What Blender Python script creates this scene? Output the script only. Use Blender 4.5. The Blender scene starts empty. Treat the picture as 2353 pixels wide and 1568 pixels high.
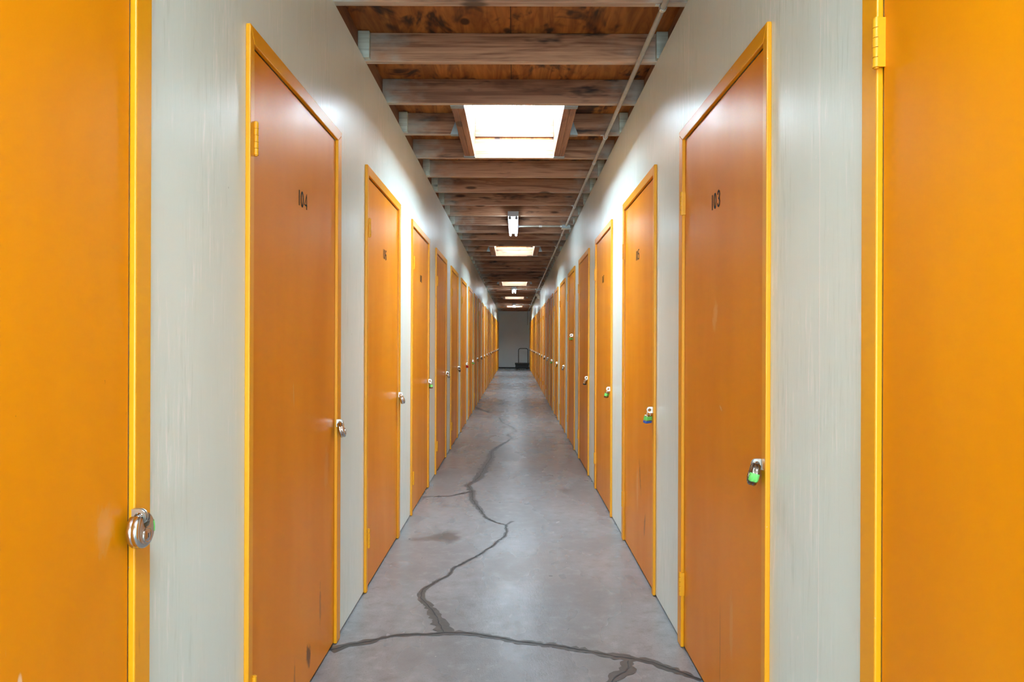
import bpy, bmesh, math, random
from mathutils import Vector, Matrix
random.seed(7)
C = bpy.context.scene.collection
PI = math.pi

# ------------------------------------------------------------------ scale
F = 1620.0                      # focal length in pixels of a 2353 px wide frame
VX, VY = 1182.5, 785.0          # vanishing point
ROLL = math.radians(0.2)
CAM = 1.24                      # eye height
WL, WR = 0.736, 0.691           # wall planes left / right of the camera
TOP = 2.611                     # wall tops = joist undersides
DECK = 2.751                    # roof sheathing underside
Y0, YEND = -5.0, 32.6
PITCH, WID = 1.534, 1.014       # door spacing, casing-to-casing width
JP, JT = 0.605, 0.038           # joist spacing, joist thickness
CT = 0.014                      # casing thickness
NEAR_W, FAR_W, HEAD_W = 0.032, 0.058, 0.046
HEAD_TOP = 2.106

# ------------------------------------------------------------------ helpers
class MB:
    def __init__(s): s.v = []; s.f = []; s.m = []
    def quad(s, pts, m=0):
        b = len(s.v); s.v += [tuple(p) for p in pts]; s.f.append(tuple(range(b, b + len(pts)))); s.m.append(m)
    def box(s, x0, x1, y0, y1, z0, z1, m=0):
        b = len(s.v)
        s.v += [(x, y, z) for x in (x0, x1) for y in (y0, y1) for z in (z0, z1)]
        for q in ((0,1,3,2),(4,6,7,5),(0,4,5,1),(2,3,7,6),(0,2,6,4),(1,5,7,3)):
            s.f.append(tuple(b + i for i in q)); s.m.append(m)
    def prism(s, poly, vec, m=0):                       # poly: 3-D points, extruded by vec
        n = len(poly); b = len(s.v); vec = Vector(vec)
        s.v += [tuple(p) for p in poly] + [tuple(Vector(p) + vec) for p in poly]
        s.f.append(tuple(b + i for i in range(n))); s.m.append(m)
        s.f.append(tuple(b + n + i for i in reversed(range(n)))); s.m.append(m)
        for i in range(n):
            j = (i + 1) % n
            s.f.append((b + i, b + j, b + n + j, b + n + i)); s.m.append(m)
    def rings(s, rings, m=0, cap=True):                 # closed loops joined by quads
        n = len(rings[0]); b = len(s.v)
        for r in rings: s.v += [tuple(p) for p in r]
        for k in range(len(rings) - 1):
            for i in range(n):
                j = (i + 1) % n
                s.f.append((b + k*n + i, b + k*n + j, b + (k+1)*n + j, b + (k+1)*n + i)); s.m.append(m)
        if cap:
            s.f.append(tuple(b + i for i in reversed(range(n)))); s.m.append(m)
            k = len(rings) - 1
            s.f.append(tuple(b + k*n + i for i in range(n))); s.m.append(m)
    def tube(s, path, r, n=12, m=0):
        P = [Vector(p) for p in path]; out = []; prev = None
        for i, p in enumerate(P):
            t = (P[min(i + 1, len(P) - 1)] - P[max(i - 1, 0)]).normalized()
            if prev is None:
                a = Vector((0, 0, 1)) if abs(t.z) < .9 else Vector((1, 0, 0))
                u = t.cross(a).normalized()
            else:
                u = (prev - t * prev.dot(t)).normalized()
            prev = u; w = t.cross(u)
            rr = r[i] if isinstance(r, (list, tuple)) else r
            out.append([p + (u * math.cos(2*PI*k/n) + w * math.sin(2*PI*k/n)) * rr for k in range(n)])
        s.rings(out, m)
    def cyl(s, c, axis, r, h, n=24, m=0):
        c = Vector(c); a = Vector(axis).normalized()
        s.tube([c - a*h/2, c + a*h/2], r, n, m)
    def build(s, name, mats, parent=None, bevel=0, smooth=False, loc=None, weld=False):
        me = bpy.data.meshes.new(name); me.from_pydata(s.v, [], s.f)
        if not isinstance(mats, (list, tuple)): mats = [mats]
        for m in mats: me.materials.append(m)
        for p, i in zip(me.polygons, s.m): p.material_index = i
        bm = bmesh.new(); bm.from_mesh(me)
        if weld: bmesh.ops.remove_doubles(bm, verts=bm.verts, dist=1e-6)
        bmesh.ops.recalc_face_normals(bm, faces=bm.faces); bm.to_mesh(me); bm.free()
        if smooth:
            for p in me.polygons: p.use_smooth = True
            try: me.set_sharp_from_angle(angle=math.radians(40))
            except Exception: pass
        o = bpy.data.objects.new(name, me); C.objects.link(o)
        if parent: o.parent = parent
        if loc: o.location = loc
        if bevel:
            b = o.modifiers.new('edge', 'BEVEL'); b.width = bevel; b.segments = 2; b.limit_method = 'ANGLE'
            b.harden_normals = False
        return o

def tag(o, label, cat, group=None, kind=None):
    o['label'] = label; o['category'] = cat
    if group: o['group'] = group
    if kind: o['kind'] = kind
    return o
def empty(name, loc=(0,0,0), rot=(0,0,0)):
    o = bpy.data.objects.new(name, None); C.objects.link(o); o.location = loc; o.rotation_euler = rot
    o.empty_display_size = .05
    return o
KIDS = {}
def kids(o): return [c for c in bpy.data.objects if c.parent is o]
def copy_tree(o, parent=None):
    c = o.copy(); C.objects.link(c)
    if parent: c.parent = parent
    for k in kids(o): copy_tree(k, c)
    return c
ORD = ('first second third fourth fifth sixth seventh eighth ninth tenth eleventh twelfth thirteenth fourteenth fifteenth sixteenth '
       'seventeenth eighteenth nineteenth twentieth twenty-first twenty-second twenty-third twenty-fourth twenty-fifth twenty-sixth '
       'twenty-seventh twenty-eighth twenty-ninth thirtieth thirty-first thirty-second thirty-third thirty-fourth thirty-fifth '
       'thirty-sixth thirty-seventh thirty-eighth thirty-ninth fortieth forty-first forty-second forty-third forty-fourth '
       'forty-fifth forty-sixth forty-seventh forty-eighth forty-ninth fiftieth').split()

def floor_pt(px, py):
    u, v = px - VX, py - VY
    c, s = math.cos(ROLL), math.sin(ROLL)
    u, v = u*c + v*s, -u*s + v*c            # undo the camera roll
    y = CAM * F / v
    return Vector((u * y / F, y, 0))

# ------------------------------------------------------------------ materials
class N:
    def __init__(s, name):
        s.mat = bpy.data.materials.new(name); s.mat.use_nodes = True
        s.t = s.mat.node_tree; s.t.nodes.clear()
        s.out = s.n('ShaderNodeOutputMaterial'); s.p = s.n('ShaderNodeBsdfPrincipled')
        s.l(s.p.outputs[0], s.out.inputs[0])
    def n(s, typ, **kw):
        o = s.t.nodes.new(typ)
        for k, v in kw.items(): setattr(o, k, v)
        return o
    def l(s, a, b): s.t.links.new(a, b)
    def put(s, sock, v):
        if isinstance(v, bpy.types.NodeSocket): s.l(v, sock)
        else: sock.default_value = v
    def coord(s, what='Object', rand=False):
        c = s.n('ShaderNodeTexCoord').outputs[what]
        if rand:
            oi = s.n('ShaderNodeObjectInfo'); m = s.math('MULTIPLY', oi.outputs['Random'], 37.0)
            a = s.n('ShaderNodeVectorMath', operation='ADD'); s.l(c, a.inputs[0]); s.l(m, a.inputs[1]); c = a.outputs[0]
        return c
    def map(s, c, scale=(1,1,1), loc=(0,0,0), rot=(0,0,0)):
        m = s.n('ShaderNodeMapping'); s.l(c, m.inputs[0]); m.inputs['Scale'].default_value = scale
        m.inputs['Location'].default_value = loc; m.inputs['Rotation'].default_value = rot; return m.outputs[0]
    def noise(s, c, scale, detail=4, rough=.55, dist=0):
        detail = min(detail, 3.5)
        o = s.n('ShaderNodeTexNoise'); s.l(c, o.inputs['Vector']); o.inputs['Scale'].default_value = scale
        o.inputs['Detail'].default_value = detail; o.inputs['Roughness'].default_value = rough; o.inputs['Distortion'].default_value = dist
        return o.outputs['Fac']
    def math(s, op, a, b=0.0, c=0.0):
        o = s.n('ShaderNodeMath', operation=op); s.put(o.inputs[0], a); s.put(o.inputs[1], b); s.put(o.inputs[2], c); return o.outputs[0]
    def rng(s, f, a, b, lo=0.0, hi=1.0, smooth=True):
        o = s.n('ShaderNodeMapRange'); o.clamp = True
        if smooth: o.interpolation_type = 'SMOOTHSTEP'
        s.put(o.inputs[0], f)
        for i, v in zip((1,2,3,4), (a, b, lo, hi)): o.inputs[i].default_value = v
        return o.outputs[0]
    def mix(s, f, a, b):
        o = s.n('ShaderNodeMix', data_type='RGBA'); s.put(o.inputs[0], f)
        for i, v in ((6, a), (7, b)):
            if isinstance(v, bpy.types.NodeSocket): s.l(v, o.inputs[i])
            else: o.inputs[i].default_value = (*v, 1) if len(v) == 3 else v
        return o.outputs[2]
    def sep(s, c):
        o = s.n('ShaderNodeSeparateXYZ'); s.l(c, o.inputs[0]); return o.outputs
    def bump(s, h, strength, dist, prev=None):
        o = s.n('ShaderNodeBump'); s.l(h, o.inputs['Height']); o.inputs['Strength'].default_value = strength; o.inputs['Distance'].default_value = dist
        if prev: s.l(prev, o.inputs['Normal'])
        return o.outputs[0]
    def set(s, color=None, rough=None, metal=None, normal=None, spec=None, coat=None):
        P = s.p.inputs
        if color is not None:
            if isinstance(color, bpy.types.NodeSocket): s.l(color, P['Base Color'])
            else: P['Base Color'].default_value = (*color, 1)
        if rough is not None: s.put(P['Roughness'], rough)
        if metal is not None: P['Metallic'].default_value = metal
        if spec is not None: P['Specular IOR Level'].default_value = spec
        if normal is not None: s.l(normal, P['Normal'])
        if coat is not None: P['Coat Weight'].default_value = coat; P['Coat Roughness'].default_value = .25
        return s.mat

def plain(name, col, rough=.5, metal=0.0, var=.08, scale=40, bump=0):
    k = N(name); c = k.coord(rand=True); f = k.noise(c, scale)
    col2 = tuple(x * (1 - var*2) for x in col)
    nm = k.bump(f, bump, .002) if bump else None
    return k.set(k.mix(f, col, col2), k.rng(f, .3, .7, rough*.9, min(1, rough*1.15)), metal, nm)

ORANGE = (0.80, 0.275, 0.001)
ORANGE_D = (0.74, 0.240, 0.001)
CHIP = (.62, .60, .52)
def mark(k, c, col, y, z, ry, rz, mcol, amt=.8, rot=0, fuzz=1.0):
    m = k.n('ShaderNodeMapping', vector_type='TEXTURE'); k.l(c, m.inputs[0])
    m.inputs['Location'].default_value = (0, y, z); m.inputs['Scale'].default_value = (1e3, ry, rz); m.inputs['Rotation'].default_value = (rot, 0, 0)
    ln = k.n('ShaderNodeVectorMath', operation='LENGTH'); k.l(m.outputs[0], ln.inputs[0])
    d = k.math('ADD', ln.outputs['Value'], k.math('MULTIPLY', k.math('SUBTRACT', k.noise(k.map(c, (1, 70, 25)), 1, 5, .7), .5), 2.2*fuzz))
    return k.mix(k.rng(d, .55, 1.05, amt, 0), col, mcol)

def door_paint(name, marks=()):
    k = N(name); c0 = k.coord(); c = k.coord(rand=True)
    big = k.noise(k.map(c, (1, 3, .9)), 1.0, 3)
    col = k.mix(k.rng(big, .3, .7), ORANGE, ORANGE_D)
    # fine pale rub marks and dark specks in the paint
    scr = k.noise(k.map(c, (1, 60, 9)), 1.0, 5, .65); zone = k.noise(c, 2.3, 2)
    f = k.math('MULTIPLY', k.rng(scr, .69, .76), k.rng(zone, .5, .62))
    col = k.mix(k.math('MULTIPLY', f, .35), col, (.72, .38, .14))
    spk = k.noise(k.map(c, (1, 130, 60)), 1.0, 3); f2 = k.math('MULTIPLY', k.rng(spk, .74, .78), k.rng(zone, .45, .38))
    col = k.mix(k.math('MULTIPLY', f2, .7), col, (.28, .10, .01))
    for a in marks: col = mark(k, c0, col, *a)
    peel = k.noise(c, 190, 2); wav = k.noise(c, 3.0, 2)
    nm = k.bump(k.math('ADD', k.math('MULTIPLY', peel, .08), wav), .12, .010)
    return k.set(col, k.rng(big, .3, .7, .32, .38), 0, nm, .19)
def casing_paint():
    k = N('orange casing paint'); c = k.coord(rand=True)
    big = k.noise(k.map(c, (3, 3, .9)), 1.0, 3); col = k.mix(k.rng(big, .3, .7), (.84, .36, .003), (.80, .32, .003))
    chip = k.noise(c, 95, 4, .6); zone = k.noise(k.map(c, (1, 1, .6)), 5.0, 2)
    f = k.math('MULTIPLY', k.rng(chip, .69, .715), k.rng(zone, .58, .68))
    col = k.mix(f, col, CHIP)
    dk = k.noise(k.map(c, (30, 30, 6)), 1.0, 5, .7); col = k.mix(k.math('MULTIPLY', k.rng(dk, .66, .78), .35), col, (.35, .12, .01))
    nm = k.bump(k.noise(k.map(c, (60, 60, 4)), 1.0, 3), .15, .002)
    return k.set(col, .36, 0, nm, .5)
def wall_paint(name, seam):
    k = N(name); c = k.coord()
    s = k.sep(c)
    patch = k.noise(k.map(c, (1, 5, 1.2), loc=(4, 2, 0)), 1.0, 3)
    grain = k.math('ADD', k.math('MULTIPLY', k.math('SUBTRACT', k.noise(k.map(c, (1, 85, 6.5)), 1.0, 3.5, .72), .5), k.rng(patch, .35, .7, .35, 1.25)), .5)
    big = k.noise(k.map(c, (1, 2.2, .8)), 1.0, 4)
    col = k.mix(k.rng(big, .3, .75), (.79, .885, .845), (.74, .835, .785))
    col = k.mix(k.rng(grain, .47, .30, 0, .55), col, (.60, .69, .63))
    col = k.mix(k.rng(grain, .54, .68, 0, .8), col, (.93, .95, .93))
    blob = k.noise(k.map(c, (1, 55, 22)), 1.0, 2); zone = k.noise(c, 1.7, 2)
    bl = k.math('MULTIPLY', k.rng(blob, .72, .80), k.rng(zone, .42, .6))
    col = k.mix(k.math('MULTIPLY', bl, .75), col, (.95, .95, .93))
    nick = k.noise(k.map(c, (1, 46, 20), rot=(.5, 0, 0)), 1.0, 2); col = k.mix(k.math('MULTIPLY', k.rng(nick, .80, .82), .6), col, (.22, .22, .20))
    # plywood joints every 1.22 m, filled and painted over
    wob = k.math('MULTIPLY', k.math('SUBTRACT', k.noise(k.map(c, (0, 0, 3)), 1.0, 2), .5), .012)
    u = k.math('ADD', s[1], wob); u = k.math('SUBTRACT', u, seam); u = k.math('DIVIDE', u, 1.2192)
    fr = k.math('ABSOLUTE', k.math('SUBTRACT', k.math('FRACT', k.math('ADD', u, 100.5)), .5))
    sm = k.rng(fr, .0012, .0030, 1, 0)
    col = k.mix(k.math('MULTIPLY', sm, .7), col, (.94, .95, .92))
    h = k.math('ADD', k.math('MULTIPLY', k.rng(grain, .50, .80, 0, 1, False), .8), k.math('MULTIPLY', k.math('ADD', sm, bl), .6))
    nm = k.bump(h, .10, .005)
    return k.set(col, k.rng(big, .3, .7, .29, .36), 0, nm, .5)
def wood(name, light, dark, stain=.5, axis='x', rough=.65, spray=False):
    k = N(name); c = k.coord(rand=True); oi = k.n('ShaderNodeObjectInfo').outputs['Random']
    sc = {'x': (1.2, 16, 16), 'y': (16, 1.2, 16)}[axis]; sf = {'x': (2.5, 110, 110), 'y': (110, 2.5, 110)}[axis]
    g = k.noise(k.map(c, sc), 1.0, 5, .6, 1.2); fi = k.noise(k.map(c, sf), 1.0, 4, .65)
    g = k.math('ADD', k.math('MULTIPLY', g, .65), k.math('MULTIPLY', fi, .35))
    col = k.mix(k.rng(g, .36, .62), dark, light)
    tone = k.rng(oi, 0, 1, .0, .5, False); col = k.mix(tone, col, tuple(d*.7 + .02 for d in dark))
    vo = k.n('ShaderNodeTexVoronoi'); k.l(k.map(c, {'x': (2.3, 5, 9), 'y': (5, 2.3, 9)}[axis]), vo.inputs[0]); vo.inputs['Scale'].default_value = 1.0
    col = k.mix(k.rng(vo.outputs['Distance'], .09, .17, .85, 0), col, tuple(d*.25 for d in dark))
    st = k.noise(k.map(c, {'x': (2.2, 5, 11), 'y': (5, 2.2, 11)}[axis]), 1.0, 5, .75)
    col = k.mix(k.rng(st, .55, .72, 0, stain), col, (.025, .018, .016))
    if spray:                                        # wall paint overspray on the ends, patchy along the edge
        x = k.math('ABSOLUTE', k.sep(k.coord())[0]); x = k.math('ADD', x, k.math('MULTIPLY', k.math('SUBTRACT', k.noise(k.map(c, (7, 7, 12)), 1.0, 3), .5), .5))
        col = k.mix(k.rng(x, .50, .78, 0, .6), col, (.42, .46, .42))
    nm = k.bump(g, .45, .004)
    return k.set(col, rough, 0, nm, .3)
def sheathing():
    k = N('plywood roof sheathing'); c = k.coord(); s = k.sep(c)
    g = k.noise(k.map(c, (14, 1.6, 1)), 1.0, 5, .6, 1.5)
    col = k.mix(k.rng(g, .3, .7), (.22, .072, .015), (.44, .165, .036))
    vo = k.n('ShaderNodeTexVoronoi'); k.l(k.map(c, (5, 3.2, 1)), vo.inputs[0]); vo.inputs['Scale'].default_value = 1.0
    col = k.mix(k.rng(vo.outputs['Distance'], .08, .15, .9, 0), col, (.03, .012, .006))
    # black water stains
    st = k.noise(k.map(c, (5, 2.2, 1)), 1.0, 6, .75, .6); col = k.mix(k.rng(st, .50, .66, 0, .92), col, (.012, .009, .008))
    ln = k.rng(k.math('ABSOLUTE', k.math('ADD', s[0], .024)), .0012, .0026, .9, 0); col = k.mix(ln, col, (.008, .006, .005))
    return k.set(col, .6, 0, k.bump(g, .3, .003), .3)
def concrete():
    k = N('polished concrete'); c = k.coord()
    a = k.noise(k.map(c, (2.2, 1.1, 1)), 1.0, 6, .62); b = k.noise(c, 14, 5, .65); d = k.noise(c, 160, 3, .6)
    col = k.mix(k.rng(a, .33, .68), (.190, .190, .195), (.265, .270, .285))
    br = k.noise(k.map(c, (1.3, .9, 1), loc=(7, 3, 0)), 1.0, 4); col = k.mix(k.rng(br, .5, .75, 0, .55), col, (.235, .205, .190))
    col = k.mix(k.rng(b, .50, .75, 0, .55), col, (.33, .335, .345)); col = k.mix(k.rng(b, .50, .28, 0, .45), col, (.15, .148, .15)); col = k.mix(k.rng(d, .54, .72, 0, .5), col, (.13, .125, .125))
    wt = k.noise(k.map(c, (1, 1, 1), loc=(3, 9, 0)), 34, 2); wz = k.noise(c, 1.3, 2)
    col = k.mix(k.math('MULTIPLY', k.rng(wt, .74, .78), k.rng(wz, .5, .6)), col, (.62, .61, .58))
    def blot(col, px, py, rx, ry, amt):
        p = floor_pt(px, py)
        m = k.n('ShaderNodeMapping', vector_type='TEXTURE'); k.l(c, m.inputs[0])
        m.inputs['Location'].default_value = p; m.inputs['Scale'].default_value = (rx, ry, 1e3)
        ln = k.n('ShaderNodeVectorMath', operation='LENGTH'); k.l(m.outputs[0], ln.inputs[0])
        dd = k.math('ADD', ln.outputs['Value'], k.math('MULTIPLY', k.math('SUBTRACT', k.noise(c, 9, 4), .5), 1.3))
        return k.mix(k.rng(dd, .35, 1.1, amt, 0), col, (.085, .082, .080))
    col = blot(col, 1022, 1234, .13, .16, .85); col = blot(col, 975, 1240, .12, .06, .6); col = blot(col, 1298, 1128, .075, .10, .6)
    col = blot(col, 1060, 880, .5, 1.6, .35); col = blot(col, 1190, 1078, .6, .25, .22)
    # trowel swirls
    sw = k.noise(k.map(c, (90, 26, 1), rot=(0, 0, .5)), 1.0, 4, .65)
    nm = k.bump(k.math('ADD', sw, k.math('MULTIPLY', d, .8)), .12, .004)
    return k.set(col, k.rng(a, .3, .7, .32, .22), 0, nm, .5)
def emit(name, col, strength):
    k = N(name); e = k.n('ShaderNodeEmission'); e.inputs[0].default_value = (*col, 1); e.inputs[1].default_value = strength
    k.l(e.outputs[0], k.out.inputs[0]); return k.mat

M = {}
M['door'] = door_paint('orange door paint')
M['casing'] = casing_paint()
M['hinge'] = plain('orange painted hinge', (.80, .36, .006), .38, 0, .05, 60, .1)
M['wall_l'] = wall_paint('grey green wall paint', 1.0); M['wall_r'] = wall_paint('grey green wall paint b', 1.60)
M['wall_e'] = plain('grey end wall paint', (.84, .92, .92), .5, 0, .03, 3)
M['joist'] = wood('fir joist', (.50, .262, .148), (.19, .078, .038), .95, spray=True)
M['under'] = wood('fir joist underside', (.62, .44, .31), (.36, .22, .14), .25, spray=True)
M['trimmer'] = wood('fir trimmer', (.36, .16, .075), (.19, .072, .03), .5, 'y')
M['curb'] = wood('fir curb', (.26, .15, .085), (.12, .055, .028), .3)
M['cleat'] = wood('overspray cleat', (.66, .76, .68), (.42, .46, .40), .3)
M['rim'] = wood('fir blocking', (.30, .15, .08), (.18, .085, .045), .6, 'y')
M['sheath'] = sheathing()
M['floor'] = concrete()
M['sealer'] = plain('dark crack sealer', (.095, .093, .092), .34, 0, .25, 30, .3)
M['crack'] = plain('open crack', (.035, .034, .033), .6, 0, .2, 60, .5)
M['black'] = plain('black numeral paint', (.008, .006, .005), .9, 0, .1)
M['zinc'] = plain('zinc plate', (.72, .76, .74), .30, 1.0, .08, 80)
M['galv'] = plain('galvanised hanger', (.34, .38, .38), .45, .8, .15, 50)
M['steel'] = plain('brushed steel', (.68, .67, .65), .22, 1.0, .08, 120)
M['steel_d'] = plain('dark steel', (.30, .24, .20), .28, 1.0, .15, 120)
M['brass'] = plain('brass', (.62, .43, .16), .28, 1.0, .08, 120)
M['chrome'] = plain('chrome shackle', (.80, .80, .80), .12, 1.0, .03, 100)
M['green'] = plain('green label', (.20, .72, .16), .45, 0, .08, 90)
M['blue'] = plain('blue plastic', (.04, .13, .50), .4, 0, .08)
M['white'] = plain('white label', (.75, .76, .74), .45, 0, .05)
M['red'] = plain('red lock', (.55, .02, .03), .3, 0, .1)
M['dark'] = plain('black rubber', (.012, .012, .013), .55, 0, .2)
M['cart'] = plain('black cart deck', (.016, .018, .018), .55, 0, .2)
M['tubeg'] = plain('dark green handle paint', (.012, .022, .020), .4, 0, .1)
M['conduit'] = plain('painted conduit', (.46, .42, .35), .45, .2, .12, 25)
M['fixture'] = plain('grey enamel fixture', (.42, .44, .46), .4, 0, .05)
M['beige'] = plain('beige plastic', (.62, .55, .42), .5, 0, .06)
M['base'] = plain('dark baseboard', (.035, .035, .033), .6, 0, .2)
M['pane'] = emit('skylight daylight', (.74, .97, 1.13), 47.0)
M['pane_dim'] = emit('dimmed skylight daylight', (.74, .97, 1.12), 29.0)
M['tube'] = emit('lit fluorescent tube', (.76, .97, 1.12), 34.0)
M['lens'] = plain('clear lamp lens', (.75, .75, .70), .15, 0, .03)

# ------------------------------------------------------------------ shell
def near(k, s): return (1.921 if s < 0 else 1.900) + PITCH * (k - 1)
NDOOR = 21
fl = MB()
fl.box(-1.0, 1.0, Y0, YEND + .2, -.15, 0)
# sealed cracks: ribbons of sealer that sit on the slab
def ribbon(pts, w, mi, z, jit):
    P = []
    for a, b, wa, wb in zip(pts, pts[1:], w, w[1:]):
        n = max(2, int((b - a).length / .018))
        for i in range(n): P.append((a.lerp(b, i / n), wa + (wb - wa) * i / n))
    P.append((pts[-1], w[-1])); L = []; R = []
    off = 0
    for i, (p, ww) in enumerate(P):
        q0 = P[max(i - 2, 0)][0]; q1 = P[min(i + 2, len(P) - 1)][0]
        t = (q1 - q0).normalized(); nr = Vector((-t.y, t.x, 0))
        off = .75 * off + random.uniform(-1, 1) * jit * .6
        p = p + nr * off
        L.append(p + nr * ww * random.uniform(.25, .75) + Vector((0, 0, z))); R.append(p - nr * ww * random.uniform(.25, .75) + Vector((0, 0, z)))
    for i in range(len(L) - 1):
        fl.quad((R[i], R[i+1], L[i+1], L[i]), mi)
def cz(u, v): return (900 + .458 * u, 850 + .458 * v)
RZ = .0008
def crack(px, w, core=.0045, jit=.008):
    pts = [floor_pt(*p) for p in px]
    if not isinstance(w, (list, tuple)): w = [w] * len(pts)
    global RZ; RZ += .00012
    st = random.getstate(); ribbon(pts, w, 1, RZ, jit); random.setstate(st)
    if core: ribbon(pts, [core] * len(pts), 2, RZ + .0014, jit)
A = [cz(*p) for p in ((540,240),(555,265),(605,290),(625,308),(585,325),(605,345),(560,370),(500,410),(500,440),(455,510),(440,540),(385,580),(410,625),
     (405,650),(440,700),(470,740),(520,765),(575,780),(580,800),(570,830),(520,870),(470,910),(400,950),(310,1000),(290,1030),(200,1080),(155,1110),
     (145,1145),(200,1210),(232,1250),(244,1290),(262,1318))]
crack(A, [.03,.03,.03,.025,.025,.03,.04,.06,.085,.085,.08,.05,.05,.05,.04,.03,.022,.02,.022,.022,.022,.024,.022,.02,.022,.024,.03,.035,.045,.06,.065,.05])
crack([cz(232,1240), cz(262,1265), cz(285,1300), cz(310,1318)], [.02,.035,.04,.02], 0)
crack([cz(575,780), cz(605,760)], [.012, .03], 0)
crack([(760,1496),(800,1483),(900,1463),(980,1459),(1021,1456),(1090,1459),(1150,1468),(1220,1479),(1290,1487),(1370,1500),(1440,1513),(1500,1525),(1560,1545),(1610,1566)],
      [.05,.045,.026,.028,.045,.036,.030,.038,.040,.040,.055,.045,.036,.016])
crack([(1445,1520),(1440,1540),(1415,1560),(1398,1580)], [.045,.05,.045,.03])
crack([(1050,1016),(1090,1015),(1152,1017),(1200,1022),(1260,1029),(1322,1033)], .006, .004, .004)
crack([(970,1143),(1033,1141),(1060,1135),(1081,1130)], [.006,.010,.03,.02], .004, .004)
crack([cz(425,190), cz(455,203), cz(490,215)], .05, .008); crack([cz(535,176), cz(575,160)], .03, .006); crack([cz(590,100), cz(640,96)], .05, .008)
fo = fl.build('floor', [M['floor'], M['sealer'], M['crack']])
tag(fo, 'polished grey concrete corridor floor with a meandering dark crack', 'floor', kind='structure')

def wall(s, w, name, mat, label):
    b = MB(); X = lambda d: -s * 0 + s * (w - d)       # d: into the corridor
    def bx(d0, d1, y0, y1, z0, z1):
        x0, x1 = sorted((X(d0), X(d1))); b.box(x0, x1, y0, y1, z0, z1)
    bx(-.14, -.046, Y0, YEND, 0, TOP)
    ed = Y0
    for k in range(NDOOR):
        a = near(k, s) + .018; e = near(k, s) + WID - .03
        bx(-.046, 0, ed, a, .009, TOP); bx(-.046, 0, a, e, 2.078, TOP); ed = e
    bx(-.046, 0, ed, YEND, .009, TOP)
    tag(b.build(name, mat), label, 'wall', kind='structure')
wall(-1, WL, 'wall_left', M['wall_l'], 'grey-green painted plywood wall with even-numbered doors, opposite the conduit')
wall(1, WR, 'wall_right', M['wall_r'], 'grey-green painted plywood wall with odd-numbered doors, beside the conduit')
b = MB(); b.box(-1.0, 1.0, YEND, YEND + .12, 0, DECK); tag(b.build('wall_back', M['wall_e']), 'plain grey wall closing the end of the corridor', 'wall', kind='structure')
b = MB(); b.box(-WL + .002, WR - .002, YEND - .012, YEND - .001, 0, .05); tag(b.build('baseboard_back', M['base'], bevel=.002), 'dark baseboard strip along the end wall', 'baseboard', kind='structure')
for s, w, d, n in ((-1, WL, .031, 'trim_1'), (1, WR, .050, 'trim_2')):
    b = MB(); x0, x1 = sorted((s * (w + d), s * (w + d + .038))); b.box(x0, x1, Y0, YEND, TOP, DECK)
    tag(b.build(n, M['rim']), 'brown blocking board above the wall %s the conduit' % ('opposite' if s < 0 else 'beside'), 'trim', kind='structure')

# ------------------------------------------------------------------ skylights, sheathing, joists
def jfar(i): return 2.885 + JP * i
SKY = [-6, 2, 12, 22, 31, 40]            # joist before each opening (two bays long)
SX0, SX1 = -.300, .285                    # clear opening
holes = [(jfar(i), jfar(i + 2) - JT) for i in SKY]
b = MB()
b.box(-.9, SX0, Y0, YEND + .1, DECK, DECK + .018); b.box(SX1, .9, Y0, YEND + .1, DECK, DECK + .018)
y = Y0
for a, e in holes: b.box(SX0, SX1, y, a - .014, DECK, DECK + .018); y = e + .014
b.box(SX0, SX1, y, YEND + .1, DECK, DECK + .018)
# joints between the plywood sheets
tag(b.build('ceiling', M['sheath']), 'stained reddish plywood roof deck seen between the joists', 'ceiling', kind='structure')

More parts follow.
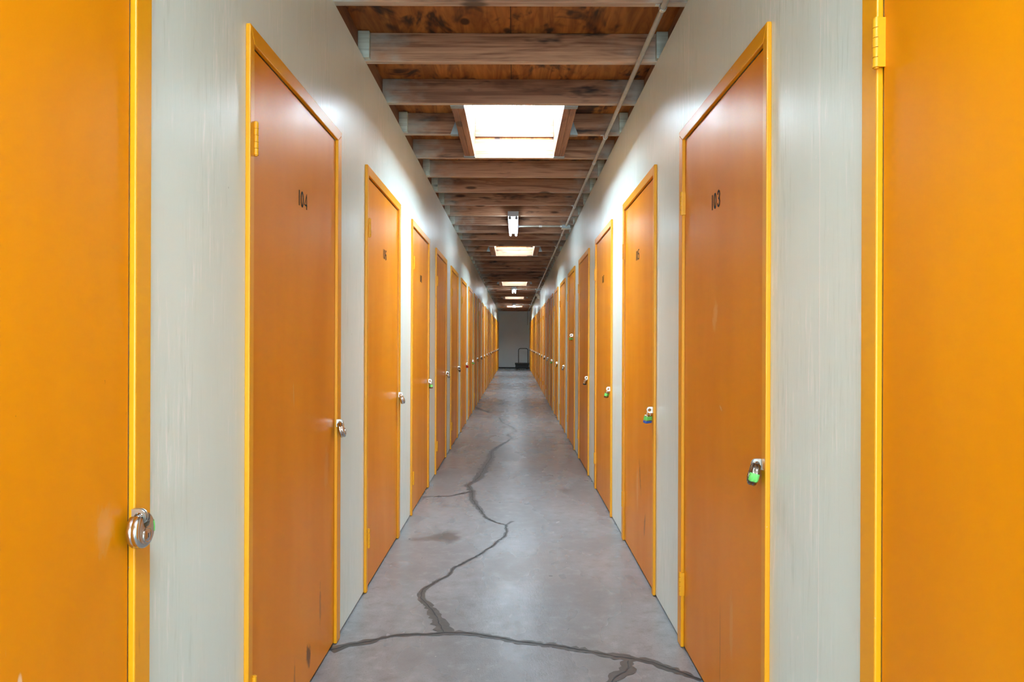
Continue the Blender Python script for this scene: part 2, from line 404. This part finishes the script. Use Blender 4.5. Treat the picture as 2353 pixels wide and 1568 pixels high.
XL, XR = -(WL + .030), WR + .049
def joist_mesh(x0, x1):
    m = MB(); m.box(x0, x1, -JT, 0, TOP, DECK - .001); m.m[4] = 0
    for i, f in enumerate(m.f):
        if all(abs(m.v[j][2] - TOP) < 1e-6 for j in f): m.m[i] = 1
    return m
def cleat(m, s):
    x0, x1 = ((XL, XL + .056) if s < 0 else (XR - .056, XR)); m.box(x0, x1, -JT - .032, -JT, TOP + .006, DECK - .004); return m
def add_cleats(j, both=True):
    for s in (-1, 1): cleat(MB(), s).build('end_cleat', M['cleat'], j, .002)
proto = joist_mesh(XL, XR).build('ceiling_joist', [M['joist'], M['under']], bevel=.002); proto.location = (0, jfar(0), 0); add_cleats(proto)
bare = None; stubs = {}
cut = [i + 1 for i in SKY]
used = False
for i in range(-1, 49):
    nm = ORD[max(i, 0)]
    if i in cut:
        q = SKY.index(i - 1)
        for s in (-1, 1):
            if s not in stubs:
                x0, x1 = (XL, SX0 - .078) if s < 0 else (SX1 + .078, XR)
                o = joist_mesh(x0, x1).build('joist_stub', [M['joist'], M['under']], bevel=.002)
                cleat(MB(), s).build('end_cleat', M['cleat'], o, .002)
                xe = x1 if s < 0 else x0
                h = MB()
                # hanger: stirrup under the stub and triangular side flange
                a0, a1 = sorted((xe, xe + s * .050)); h.box(a0, a1, -JT - .003, .003, TOP - .003, TOP + .0005)
                for yy in (-JT - .003, .0005):
                    h.prism([(xe, yy, TOP), (xe + s*.050, yy, TOP), (xe + s*.018, yy, TOP + .085), (xe, yy, TOP + .085)], (0, .0025, 0))
                h.build('joist_hanger', M['galv'], o)
                stubs[s] = o
            else: o = copy_tree(stubs[s])
            o.location = (0, jfar(i), 0)
            tag(o, 'short brown joist stub hung beside the %s skylight, on the %s side' % (ORD[q - 1], 'even-door' if s < 0 else 'conduit'), 'joist', 'joist stubs beside the skylights')
        continue
    if i in (2, 4, 12, 14, 24, 33):
        if bare is None:
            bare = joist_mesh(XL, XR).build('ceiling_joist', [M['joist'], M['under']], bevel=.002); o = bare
        else: o = copy_tree(bare)
    elif not used: o = proto; used = True
    else: o = copy_tree(proto)
    o.location = (0, jfar(i), 0)
    if i < 0: lab = 'brown ceiling joist overhead, just behind the first one in view'
    elif i in SKY: lab = 'brown ceiling joist at the near edge of the %s skylight' % ORD[SKY.index(i) - 1]
    elif i - 2 in SKY: lab = 'brown ceiling joist at the far edge of the %s skylight' % ORD[SKY.index(i - 2) - 1]
    else: lab = 'rough brown wooden ceiling joist, %s in line from the camera end' % nm
    tag(o, lab, 'joist', 'ceiling joists across the corridor')

sky0 = None
for q, i in enumerate(SKY):
    if sky0 is None:
        L = 2 * JP - JT
        r = empty('window_%d' % (q + 1)); sky0 = r
        for x0, x1, nm in ((SX0 - .076, SX0 - .0385, 1), (SX0 - .0375, SX0, 1), (SX1, SX1 + .0375, 1), (SX1 + .0385, SX1 + .076, 1)):
            m = MB(); m.box(x0, x1, .001, L - .001, TOP + .001, DECK - .001); m.build('trimmer', M['trimmer'], r, .0025)
        for x0, x1 in ((SX0 - .079, SX0 + .001), (SX1 - .001, SX1 + .079)):
            for y0, y1 in ((.0005, .050), (L - .050, L - .0005)):
                m = MB(); m.box(x0, x1, y0, y1, TOP - .003, TOP)
                m.box(x0, x0 + .002, y0, y1, TOP, TOP + .09); m.box(x1 - .002, x1, y0, y1, TOP, TOP + .09)
                m.build('trimmer_hanger', M['galv'], r)
        zt = DECK + .018
        H = .150
        m = MB(); m.box(SX0 - .038, SX0, -.038, L + .038, zt, zt + H); m.build('curb_board', M['curb'], r, .002)
        m = MB(); m.box(SX1, SX1 + .038, -.038, L + .038, zt, zt + H); m.build('curb_board', M['curb'], r, .002)
        m = MB(); m.box(SX0, SX1, L, L + .038, zt, zt + H); m.build('curb_board', M['curb'], r, .002)
        m = MB(); m.box(SX0, SX1, -.038, 0, zt, zt + H); m.build('curb_board', M['curb'], r, .002)
        m = MB()                                      # shallow acrylic dome
        nx, ny = 1, 1
        P = [[(SX0 - .03 + (SX1 - SX0 + .06) * a / nx, -.03 + (L + .06) * c / ny, zt + H + .002 + .07 * (math.sin(PI*a/nx) * math.sin(PI*c/ny)) ** .5) for c in range(ny + 1)] for a in range(nx + 1)]
        for a in range(nx):
            for c in range(ny): m.quad((P[a][c], P[a+1][c], P[a+1][c+1], P[a][c+1]))
        m.build('skylight_pane', M['pane'], r, smooth=True)
    else:
        r = copy_tree(sky0); r.name = 'window_%d' % (q + 1)
        if q in (2, 3, 4):                            # inner panes given less glow, to darken the far corridor
            for c in kids(r):
                if c.name.startswith('skylight_pane'): c.data = c.data.copy(); c.data.materials.clear(); c.data.materials.append(M['pane_dim'])
    r.location = (0, jfar(i), 0)
    tag(r, 'bright timber-framed skylight in the ceiling, %s' % ('over the entrance behind the camera' if q == 0 else ORD[q - 1] + ' from the camera'), 'skylight', 'skylights along the corridor', 'structure')

# ------------------------------------------------------------------ doors
DIG = {  # strokes in a unit cell, x to the reading direction, z up
 '0': [[(.5 + .42*math.cos(a*PI/12), .5 + .46*math.sin(a*PI/12)) for a in range(25)]],
 '1': [[(.5, 0), (.5, 1)]],
 '3': [[(.08,.78),(.2,.94),(.5,1),(.82,.9),(.9,.74),(.75,.56),(.45,.52),(.78,.46),(.95,.27),(.82,.08),(.5,0),(.18,.06),(.05,.22)]],
 '4': [[(.85,0),(.85,1),(.0,.27),(1.0,.27)]],
 '5': [[(.9,1),(.15,1),(.1,.55),(.5,.62),(.85,.5),(.95,.28),(.8,.08),(.45,0),(.05,.1)]],
 '6': [[(.9,.92),(.55,1),(.2,.8),(.06,.45),(.1,.18),(.45,0),(.82,.08),(.95,.3),(.8,.52),(.45,.56),(.1,.4)]],
 '7': [[(.05,1),(.95,1),(.4,0)]],
 '8': [[(.5,.53),(.2,.62),(.12,.8),(.3,.97),(.7,.97),(.88,.8),(.8,.62),(.5,.53),(.15,.42),(.04,.22),(.25,.02),(.75,.02),(.96,.22),(.85,.42),(.5,.53)]],
}
def number(txt, s, parent, yc, z0, t, w):
    """painted numerals: thin raised strokes on the door face"""
    m = MB(); rd = 1 if s < 0 else -1
    H = .052; W = .028; gap = .0145; sw = .0033
    adv = [W * .3 if ch == '1' else W for ch in txt]
    u = -(sum(adv) + gap * (len(txt) - 1)) / 2
    X = t * (.003 + .0003); e = t * .0009
    for ch, a in zip(txt, adv):
        for st in DIG[ch]:
            P = [Vector((u + (px * a if ch != '1' else a / 2), pz * H)) for px, pz in st]
            Lp = []; Rp = []
            for i, p in enumerate(P):
                tn = (P[min(i + 1, len(P) - 1)] - P[max(i - 1, 0)])
                if ch in '47' and 0 < i < len(P) - 1: tn = (P[i] - P[i-1]).normalized() + (P[i+1] - P[i]).normalized()
                tn = tn.normalized(); nr = Vector((-tn.y, tn.x))
                Lp.append(p + nr * sw * 1.1); Rp.append(p - nr * sw * 1.1)
            for i in range(len(P) - 1):
                q = [Lp[i], Lp[i+1], Rp[i+1], Rp[i]]
                m.prism([(X, yc + rd * v.x, z0 + v.y) for v in q], (e, 0, 0))
        u += a + gap
    o = m.build('door_number', M['black'], parent); o['label'] = 'black painted number ' + txt
    return o

IN0, IN1 = NEAR_W, WID - FAR_W           # casing inner edges
IZ = HEAD_TOP - HEAD_W
TABZ, TABD = .905, .026
def tab_y(s): return IN1 - .005 if s < 0 else IN0 + .005
def make_door(s):
    t = -s                                # local +t*d points into the corridor
    r = empty('door_proto')
    def bx(m, d0, d1, y0, y1, z0, z1):
        x0, x1 = sorted((t * d0, t * d1)); m.box(x0, x1, y0, y1, z0, z1)
    m = MB()                              # head, mitred over the far leg
    m.prism([(0, IN0, IZ), (0, IN1 + .002, IZ), (0, WID, HEAD_TOP - .012), (0, WID, HEAD_TOP), (0, 0, HEAD_TOP)], (t * CT, 0, 0))
    m.build('head_casing', M['casing'], r, .0025)
    m = MB(); m.prism([(0, 0, .003), (0, IN0, .003), (0, IN0, IZ - .0005), (0, 0, HEAD_TOP - .0005)], (t * CT, 0, 0)); m.build('side_casing', M['casing'], r, .003)
    m = MB(); m.prism([(0, IN1, .003), (0, WID, .003), (0, WID, HEAD_TOP - .0125), (0, IN1, IZ - .0005)], (t * CT, 0, 0))
    m.build('side_casing', M['casing'], r, .003)
    m = MB(); bx(m, -.035, .003, IN0 + .004, IN1 - .004, .012, IZ - .005); pan = m.build('door_panel', M['door'], r, .002)
    hy = IN0 + .004 if s < 0 else IN1 - .004; dirn = 1 if s < 0 else -1
    for zc in (1.800, .262):
        m = MB(); g = .0006; hh = .092; n = 5
        for i in range(n):
            z0 = zc - hh/2 + hh*i/n; m.cyl((t * .0165, hy, z0 + hh/n/2), (0,0,1), .0072, hh/n - g*2, 16)
        m.cyl((t * .0165, hy, zc), (0,0,1), .0045, hh + .004, 12)
        bx(m, .002, .0165, hy + (.0036 if dirn > 0 else -.0072), hy + (.0072 if dirn > 0 else -.0036), zc - hh/2, zc + hh/2)
        m.build('hinge', M['hinge'], r, smooth=True)
    for dy in (-.0035, .0035):            # two flat zinc eyes through which the lock hangs
        y = tab_y(s) + dy
        out = [(.0125, .015)] + [(TABD + .0135 * math.sin(a * PI / 14), .015 * math.cos(a * PI / 14)) for a in range(15)] + [(.0125, -.015)]
        inn = [(TABD + .0085 * math.cos(a * 2*PI/16), .0085 * math.sin(a * 2*PI/16)) for a in range(16)]
        bm = bmesh.new()
        def loop(pts):
            vs = [bm.verts.new((t * d, y - .0016, TABZ + z)) for d, z in pts]
            return [bm.edges.new((vs[i], vs[(i + 1) % len(vs)])) for i in range(len(vs))]
        ed = loop(out) + loop(inn)
        bmesh.ops.triangle_fill(bm, use_beauty=True, use_dissolve=False, edges=ed)
        ex = bmesh.ops.extrude_face_region(bm, geom=bm.faces[:])
        bmesh.ops.translate(bm, vec=(0, .0032, 0), verts=[v for v in ex['geom'] if isinstance(v, bmesh.types.BMVert)])
        bmesh.ops.recalc_face_normals(bm, faces=bm.faces)
        me = bpy.data.meshes.new('lock_eye'); bm.to_mesh(me); bm.free(); me.materials.append(M['zinc'])
        o = bpy.data.objects.new('lock_eye', me); C.objects.link(o); o.parent = r
    return r
doors = {}
side_txt = {-1: 'wall opposite the conduit', 1: 'conduit-side wall'}
L1 = door_paint('orange door paint with scuffs', [(.60, .115, .030, .05, (.10, .035, .004), .85, .35, .7), (.44, .07, .012, .10, (.30, .10, .008), .6, 0, .8), (.75, .24, .012, .10, (.30, .10, .01), .6),
                                                  (.83, .74, .035, .09, (.78, .40, .16), .30), (.42, 1.06, .004, .05, (.80, .45, .2), .7, .1, .3)])
R1 = door_paint('orange door paint with crack', [(.45, .20, .0018, .19, (.07, .02, .004), .9, 0, .15), (.33, .34, .02, .12, (.78, .40, .13), .4), (.52, 1.33, .03, .06, (.85, .5, .22), .35, .3),
                                                 (.45, 1.02, .018, .006, (.85, .55, .3), .6, .5, .4)])
R2 = door_paint('orange door paint rubbed', [(.42, .50, .016, .10, (.25, .085, .01), .7, -.3), (.28, .27, .02, .07, (.25, .09, .01), .7, .3), (.50, .42, .035, .14, (.80, .48, .22), .3)])
L0m = door_paint('orange door paint with rub', [(.875, .90, .03, .05, (.78, .42, .16), .22), (.63, .72, .006, .022, (.85, .6, .4), .7, 0, .3), (.66, .725, .006, .022, (.85, .6, .4), .7, 0, .3)])
for s in (-1, 1):
    pr = make_door(s)
    for k in range(NDOOR):
        r = pr if k == 0 else copy_tree(pr)
        r.location = (s * (WL if s < 0 else WR), near(k, s), 0)
        r.name = 'door_%d' % (2 * k + (1 if s < 0 else 2))
        doors[(s, k)] = r
    for k in range(NDOOR):
        r = doors[(s, k)]
        nums = {-1: {1: '104', 2: '106', 3: '108'}, 1: {1: '103', 2: '105', 3: '107'}}[s]
        lab = 'orange storage door in orange casing, %s along the %s' % (ORD[k], side_txt[s])
        if k in nums: number(nums[k], s, r, (IN0 + IN1) / 2 + .02, 1.70, -s, 0); lab = 'orange door numbered %s, %s along the %s' % (nums[k], ORD[k], side_txt[s])
        if k == 0: lab = 'orange door at the frame edge, first along the ' + side_txt[s]
        tag(r, lab, 'door', 'orange storage doors', 'structure')
        sp = {(-1, 0): L0m, (-1, 1): L1, (1, 1): R1, (1, 2): R2}.get((s, k))
        if sp:
            pnl = [c for c in kids(r) if c.name.startswith('door_panel')][0]
            pnl.data = pnl.data.copy(); pnl.data.materials.clear(); pnl.data.materials.append(sp)

# ------------------------------------------------------------------ padlocks (origin = eye centre, shackle runs along Y)
def arc(a0, a1, n, r, cy=0, cz_=0): return [(cy + r * math.cos(math.radians(a0 + (a1 - a0) * i / n)), cz_ + r * math.sin(math.radians(a0 + (a1 - a0) * i / n))) for i in range(n + 1)]
def disc_lock(t, body='steel', sticker=None, scol='green'):
    r = empty('disc_padlock'); R = .0345; cz0 = -.0255; NA = 30
    outer = arc(90 - NA, 90 + NA - 360, 56, R)
    notch = arc(200, 340, 12, .0115, 0, .0155)
    prof = [(-.0128, .0085), (-.0124, .006), (-.0105, .0026), (-.0070, .0003), (-.0022, 0), (-.0008, .0010), (.0008, .0010), (.0022, 0), (.0070, .0003), (.0105, .0026), (.0124, .006), (.0128, .0085)]
    rings = []
    for x, ins in prof:
        f = (R - ins) / R
        rings.append([(x, y * f, cz0 + z * f) for y, z in outer] + [(x, y, cz0 + z) for y, z in notch])
    m = MB(); m.rings(rings); m.build('lock_body', M[body], r, smooth=True)
    m = MB(); P = arc(90 - NA - 14, 90 + NA + 14, 10, .0262); m.tube([(0, y, cz0 + z) for y, z in P], .0046, 14); m.build('shackle', M['chrome'], r, smooth=True)
    m = MB(); fx = t * .0130
    m.rings([[(fx + t * h, rr * math.cos(a*PI/14), cz0 - .010 + rr * math.sin(a*PI/14)) for a in range(28)] for h, rr in ((-.001, .0150), (.0010, .0148), (.0016, .0135), (.0010, .0120), (.0012, .0100), (.0022, .0085))])
    kc = m.build('key_cylinder', M[body], r, smooth=True)
    m = MB(); m.box(*sorted((fx + t * .0018, fx + t * .0026)), -.001, .001, cz0 - .0145, cz0 - .006); m.build('keyhole', M['dark'], kc)
    if sticker is not None:
        m = MB(); a0, a1 = sticker; n = 12; path = prof[0:] if True else prof
        for i in range(n):
            for (xa, ia), (xb, ib) in zip(path, path[1:]):
                q = []
                for ang, (x, ins) in ((i, (xa, ia)), (i + 1, (xa, ia)), (i + 1, (xb, ib)), (i, (xb, ib))):
                    th = math.radians(a0 + (a1 - a0) * ang / n); rr = R - ins + .0009
                    q.append((x * 1.06, rr * math.cos(th), cz0 + rr * math.sin(th)))
                m.quad(q)
        o = m.build('label_sticker', M[scol], r, smooth=True, weld=True); o['label'] = scol + ' sticker'
        sl = o.modifiers.new('thick', 'SOLIDIFY'); sl.thickness = .0006
    return r
def pad_lock(t, body='steel', band=None, base=None, tall=.038, wide=.040, lam=False):
    r = empty('padlock'); sh = .030; ztop = -sh + .004
    m = MB(); R = .0128
    P = [(0, -R, ztop - .004), (0, -R, -.0085)] + [(0, R * math.cos(math.radians(180 - a * 18)), -.0085 + R * math.sin(math.radians(a * 18))) for a in range(1, 10)] + [(0, R, -.0085), (0, R, ztop - .004)]
    m.tube(P, .0034, 12); m.build('shackle', M['chrome'], r, smooth=True)
    m = MB()
    if lam:
        n = 8
        for i in range(n):
            z1 = ztop - tall * i / n; m.box(-.0098, .0098, -wide/2, wide/2, z1 - tall / n + .0006, z1)
            m.box(-.0090, .0090, -wide/2 + .0008, wide/2 - .0008, z1 - tall / n, z1 - tall / n + .0007)
    else: m.box(-.0095, .0095, -wide/2, wide/2, ztop - tall, ztop)
    m.build('lock_body', M[body], r, .0008 if lam else .0035, smooth=not lam)
    if band:
        m = MB(); m.box(-.0105, .0105, -wide/2 - .001, wide/2 + .001, ztop - tall * .68, ztop - tall * .12); o = m.build('label_band', M[band], r, .002); o['label'] = band + ' band'
    if base:
        m = MB(); m.box(-.0110, .0110, -wide/2 - .0015, wide/2 + .0015, ztop - tall - .003, ztop - tall * .72); o = m.build('base_bumper', M[base], r, .003); o['label'] = base + ' base'
    return r
LOCK = {
 (-1, 0): ('d', 'steel', (-18, 22), 'green', 2, 0), (-1, 1): ('d', 'steel', None, '', 13, 12), (-1, 2): ('d', 'steel', None, '', 15, 14),
 (-1, 3): ('p', 'steel_d', 'green', None, 6, 30, 1), (-1, 4): ('d', 'steel', None, '', 16, 8), (-1, 5): ('d', 'steel_d', None, '', 12, 0), (-1, 6): ('p', 'red', None, None, 6, 50),
 (-1, 7): ('p', 'steel', 'green', None, 4, 55), (-1, 8): ('d', 'brass', None, '', 10, 10), (-1, 9): ('d', 'steel_d', None, '', 10, 20), (-1, 10): ('p', 'brass', None, None, 5, 40),
 (1, 1): ('d', 'steel_d', (172, 214), 'green', 13, -16), (1, 2): ('p', 'steel', 'green', 'blue', 12, -52), (1, 3): ('p', 'steel_d', 'green', None, 14, -30, 1), (1, 4): ('p', 'steel', None, 'dark', 14, -28, 1),
 (1, 5): ('p', 'brass', 'green', None, 6, -50), (1, 6): ('d', 'steel', None, '', 12, -10), (1, 7): ('p', 'steel', None, None, 8, -45), (1, 8): ('p', 'brass', 'green', None, 6, -40), (1, 9): ('d', 'steel', None, '', 12, 0),
 (1, 10): ('p', 'steel_d', None, None, 8, -40),
}
DOORTXT = {(-1, 1): 'door 104', (-1, 2): 'door 106', (1, 1): 'door 103', (1, 2): 'door 105', (-1, 3): 'door 108', (1, 3): 'door 107'}
desc = {'steel': 'silver', 'steel_d': 'dark steel', 'brass': 'brass', 'red': 'red'}
cache = {}
for s in (-1, 1):
    for k in range(NDOOR):
        if (s, k) == (1, 0): continue
        sp = LOCK.get((s, k))
        if sp is None:
            sp = [('d', 'steel', None, '', 12, 6 * -s), ('p', 'steel', None, None, 8, 40 * -s), ('d', 'steel_d', None, '', 10, 0), ('p', 'brass', None, None, 6, 45 * -s)][(k * 3 + (s > 0)) % 4]
        key = (s, sp[:4] + tuple(sp[6:]))
        t = -s
        if key in cache: o = copy_tree(cache[key])
        else:
            o = disc_lock(t, sp[1], sp[2], sp[3]) if sp[0] == 'd' else pad_lock(t, sp[1], sp[2], sp[3], lam=len(sp) > 6)
            cache[key] = o
        w = WL if s < 0 else WR
        z = TABZ + (.0 if sp[0] == 'd' else .0)
        if (s, k) == (1, 5): z = 1.315
        yy = near(k, s) + tab_y(s); xx = s * (w - TABD); ext = .0
        if (s, k) == (1, 5): xx = s * (w - .034); yy = near(k, s) + tab_y(s) + .10
        o.location = (xx, yy, z)
        o.rotation_euler = (0, math.radians(sp[4] * s), math.radians(sp[5]))
        where = DOORTXT.get((s, k)) or 'the %s door along the %s' % (ORD[k], side_txt[s])
        if sp[0] == 'd':
            lab = '%s disc padlock%s on %s' % (desc[sp[1]], ' with green sticker' if sp[2] else '', where)
        else:
            ex = {('green', 'blue'): ' with green band and blue base', ('green', None): ' with green band', (None, 'dark'): ' with dark base'}.get((sp[2], sp[3]), '')
            lab = '%s padlock%s %s %s' % (desc[sp[1]], ex, 'high on' if (s, k) == (1, 5) else 'on', where)
        tag(o, lab, 'padlock', 'padlocks hanging on the storage doors')
# the high lock's own eye on the sixth conduit-side door
for (s, k) in [(1, 5)]:
    d = doors[(s, k)]; y = tab_y(s) + .10
    for c in kids(d):
        if c.name.startswith('lock_eye'):
            c.location = (0, .10, 1.315 - TABZ)
            c.scale = (34 / 26, 1, 1)

# ------------------------------------------------------------------ lights, conduit, boxes
ZC = TOP - .0125; CX = .598; CR = .0115
BOX_Y = (8.30, 18.30, 25.95)
cd = empty('conduit', (CX, 0, ZC))
e0 = Y0 + .1
for yb in BOX_Y:
    m = MB(); m.tube([(0, e0, 0), (0, (e0 + yb) / 2, 0), (0, yb - .0535, 0)], CR, 14); m.build('pipe', M['conduit'], cd, smooth=True); e0 = yb + .0535
m = MB(); m.tube([(0, e0, 0), (0, YEND - .30, 0), (0, YEND - .10, -.02), (0, YEND - .035, -.09), (0, YEND - .03, -.6)], CR, 14)
m.build('pipe', M['conduit'], cd, smooth=True)
def strap_mesh(axis='y'):
    m = MB(); n = 10
    for i in range(n):
        a0, a1 = PI + PI * i / n, PI + PI * (i + 1) / n
        q = []
        for a in (a0, a1):
            q.append((math.cos(a) * (CR + .0012), math.sin(a) * (CR + .0012)))
        for a in (a1, a0): q.append((math.cos(a) * (CR + .004), math.sin(a) * (CR + .004)))
        m.prism([(x, -.009, z) for x, z in q], (0, .018, 0))
    m.box(-CR - .020, -CR - .0012, -.009, .009, CR - .002, CR + .0008); m.box(-CR - .004, -CR - .0012, -.009, .009, 0, CR - .002); m.box(CR + .0012, CR + .004, -.009, .009, 0, CR - .002)
    return m
st0 = strap_mesh().build('strap', M['zinc'], cd, smooth=False)
ys = [jfar(i) - .019 for i in (0, 3, 7, 12, 17, 22, 27, 32, 37, 42)]
for i, y in enumerate(ys):
    o = st0 if i == 0 else st0.copy()
    if i: C.objects.link(o)
    o.parent = cd; o.location = (0, y, 0)
c0 = None
for y in (5.34, 8.95, 11.4, 17.2, 23.2):
    if c0 is None:
        m = MB(); m.tube([(0, -.026, 0), (0, -.022, 0), (0, .022, 0), (0, .026, 0)], [CR + .001, CR + .0035, CR + .0035, CR + .001], 16); c0 = m.build('coupling', M['zinc'], cd, smooth=True); o = c0
    else: o = c0.copy(); C.objects.link(o); o.parent = cd
    o.location = (0, y, 0)
tag(cd, 'long painted metal conduit running along under the ceiling joists', 'conduit')
jb0 = None; br0 = None; lf0 = None
LX = -.020
for q, y in enumerate(BOX_Y):
    if jb0 is None:
        jb0 = empty('junction_box'); g = .052
        m = MB(); m.box(-.048, .052, -g, g, -.040, -.0005); m.build('box_body', M['galv'], jb0, .004)
        m = MB(); m.box(-.052, .056, -g - .003, g + .003, -.0425, -.040); cv = m.build('cover_plate', M['zinc'], jb0, .001)
        m = MB(); m.cyl((-.036, -.036, -.0435), (0,0,1), .004, .002, 10); m.cyl((.040, .036, -.0435), (0,0,1), .004, .002, 10); m.build('screw', M['galv'], cv)
        m = MB(); m.cyl((-.058, 0, -.0125), (1,0,0), .016, .018, 12); m.build('connector', M['zinc'], jb0, smooth=True)
        br0 = empty('branch_conduit')
        m = MB(); m.tube([(LX + .062, 0, ZC), (CX - .060, 0, ZC)], CR * .95, 14); m.build('pipe', M['conduit'], br0, smooth=True)
        m = MB(); m.cyl((LX + .068, 0, ZC), (1,0,0), .0165, .014, 8); m.build('connector', M['zinc'], br0, smooth=True)
        m = MB(); m.cyl((.30, 0, ZC), (1,0,0), .0145, .035, 12); m.build('coupling', M['zinc'], br0, smooth=True)
        lf0 = empty('ceiling_light'); Ln = 1.22; hw = .056
        m = MB(); m.box(-hw, hw, .004, Ln - .004, -.042, 0)
        m.prism([(-hw, .004, -.042), (hw, .004, -.042), (hw * .45, .004, -.052), (-hw * .45, .004, -.052)], (0, Ln - .008, 0)); m.build('housing', M['fixture'], lf0, .002)
        for yy in (0, Ln - .004):
            m = MB(); m.box(-hw - .001, hw + .001, yy, yy + .004, -.050, 0); m.build('end_plate', M['fixture'], lf0, .001)
        for x in (-.034, .034):
            for yy in (.012, Ln - .028):
                m = MB(); m.box(x - .010, x + .010, yy, yy + .016, -.072, -.042); m.cyl((x, yy + .008, -.070), (0,1,0), .0150, .016, 20); m.build('lamp_holder', M['fixture'], lf0, .001)
            m = MB(); m.tube([(x, .029, -.070), (x, Ln - .029, -.070)], .0130, 10); m.build('tube', M['tube'], lf0, smooth=True)
        jb, br, lf = jb0, br0, lf0
    else: jb, br, lf = copy_tree(jb0), copy_tree(br0), copy_tree(lf0)
    jb.location = (CX, y, TOP); br.location = (0, y, 0); lf.location = (LX, (7.42, 17.70, 25.5)[q], TOP)
    tag(jb, 'small galvanised junction box where the %s lamp branch meets the conduit' % ORD[q], 'junction box', 'junction boxes on the conduit')
    tag(br, 'short conduit branch from the main pipe to the %s ceiling lamp' % ORD[q], 'conduit', 'conduit branches to the lamps')
    tag(lf, 'lit twin-tube fluorescent lamp under the joists, %s from the camera' % ORD[q], 'lamp', 'fluorescent lamps along the corridor')
el = empty('emergency_light', (WR - .001, 19.45, 2.46), (0, 0, 0))
m = MB(); m.box(-.075, 0, -.13, .13, -.055, .055); m.build('housing', M['beige'], el, .012)
for y in (-.075, .075):
    m = MB(); m.rings([[(-.060 + xx, y + rr * math.cos(a*PI/10), .075 + zz + rr * math.sin(a*PI/10)) for a in range(20)] for xx, zz, rr in ((.03, 0, .018), (.015, 0, .036), (-.03, -.004, .046), (-.045, -.006, .046))])
    m.tube([(-.035, y, .045), (-.035, y, .07)], .010, 10)
    h = m.build('lamp_head', M['beige'], el, smooth=True)
    m = MB(); m.cyl((-.107, y, .069), (1,0,0), .040, .005, 20); m.build('lens', M['lens'], h)
tag(el, 'beige two-headed emergency light high on the wall beside the conduit', 'emergency light')

# ------------------------------------------------------------------ platform cart at the end wall
ca = empty('platform_cart', (.335, 31.72, 0))
cw, cl = .315, .42
m = MB(); m.box(-cw, cw, -cl, cl, .205, .270); m.build('deck', M['cart'], ca, .012)
m = MB(); m.box(-cw + .02, cw - .02, -cl + .03, -cl + .05, .070, .205); m.build('skirt', M['cart'], ca, .003)
for x in (-cw + .09, cw - .09):
    for y in (-cl + .10, cl - .10):
        m = MB(); m.box(x - .035, x + .035, y - .035, y + .035, .195, .205)
        for e in (-.026, .022): m.box(x + e, x + e + .004, y - .02, y + .03, .05, .196)
        w_ = m.build('caster', M['galv'], ca, .002)
        m = MB(); m.rings([[(x + xx, y + .005 + rr * math.cos(a*PI/12), .0635 + rr * math.sin(a*PI/12)) for a in range(24)] for xx, rr in ((-.018, .054), (-.015, .062), (.015, .062), (.018, .054))]); m.build('wheel', M['dark'], w_, smooth=True)
hx = .215; hz = .92; rc = .09; hy = cl - .04
P = [(-hx + .06, hy, .24), (-hx + .06, hy, hz - rc)]
P = [(-hx, hy, .24)] + [(-hx, hy, hz - rc)] + [(-hx + rc - rc * math.cos(a * PI / 16), hy, hz - rc + rc * math.sin(a * PI / 16)) for a in range(1, 9)] + \
    [(hx - rc + rc * math.sin(a * PI / 16), hy, hz - rc + rc * math.cos(a * PI / 16)) for a in range(0, 9)] + [(hx, hy, .24)]
m = MB(); m.tube([(p[0] + .06, p[1], p[2]) for p in P], .0155, 12); m.build('handle', M['tubeg'], ca, smooth=True)
tag(ca, 'black platform cart with a tall tube handle, parked at the end wall', 'cart')

# ------------------------------------------------------------------ daylight
W = bpy.data.worlds.new('overcast'); bpy.context.scene.world = W; W.use_nodes = True
bg = W.node_tree.nodes['Background']; bg.inputs[0].default_value = (.80, .95, 1.0, 1); bg.inputs[1].default_value = 1.0
ld = bpy.data.lights.new('entrance daylight', 'AREA'); ld.shape = 'RECTANGLE'; ld.size = 1.4; ld.size_y = 2.4; ld.energy = 290; ld.color = (.78, .98, 1.08)
lo = bpy.data.objects.new('entrance_daylight', ld); C.objects.link(lo); lo.location = (0, Y0 - .05, 1.3); lo.rotation_euler = (PI / 2, 0, 0)

# ------------------------------------------------------------------ camera
cam = bpy.data.cameras.new('camera'); co = bpy.data.objects.new('camera', cam); C.objects.link(co)
cam.sensor_width = 36; cam.sensor_fit = 'HORIZONTAL'; cam.lens = F / 2353 * 36
cam.shift_x = (1176.5 - VX) / 2353; cam.shift_y = (VY - 784) / 2353
cam.clip_start = .02; cam.clip_end = 200
co.location = (0, 0, CAM); co.rotation_euler = (PI / 2, -ROLL, 0)
sc = bpy.context.scene; sc.camera = co
sc.view_settings.view_transform = 'Standard'; sc.view_settings.look = 'None'; sc.view_settings.exposure = 0.0; sc.view_settings.gamma = 1.0
sc.view_settings.use_curve_mapping = False
cy = sc.cycles
cy.use_denoising = True; cy.denoiser = 'OPENIMAGEDENOISE'
cy.use_light_tree = False
cy.max_bounces = 9; cy.diffuse_bounces = 6; cy.glossy_bounces = 4
cy.use_adaptive_sampling = True; cy.adaptive_threshold = .2; cy.adaptive_min_samples = 16; cy.sample_clamp_indirect = 6
cy.caustics_reflective = False; cy.caustics_refractive = False
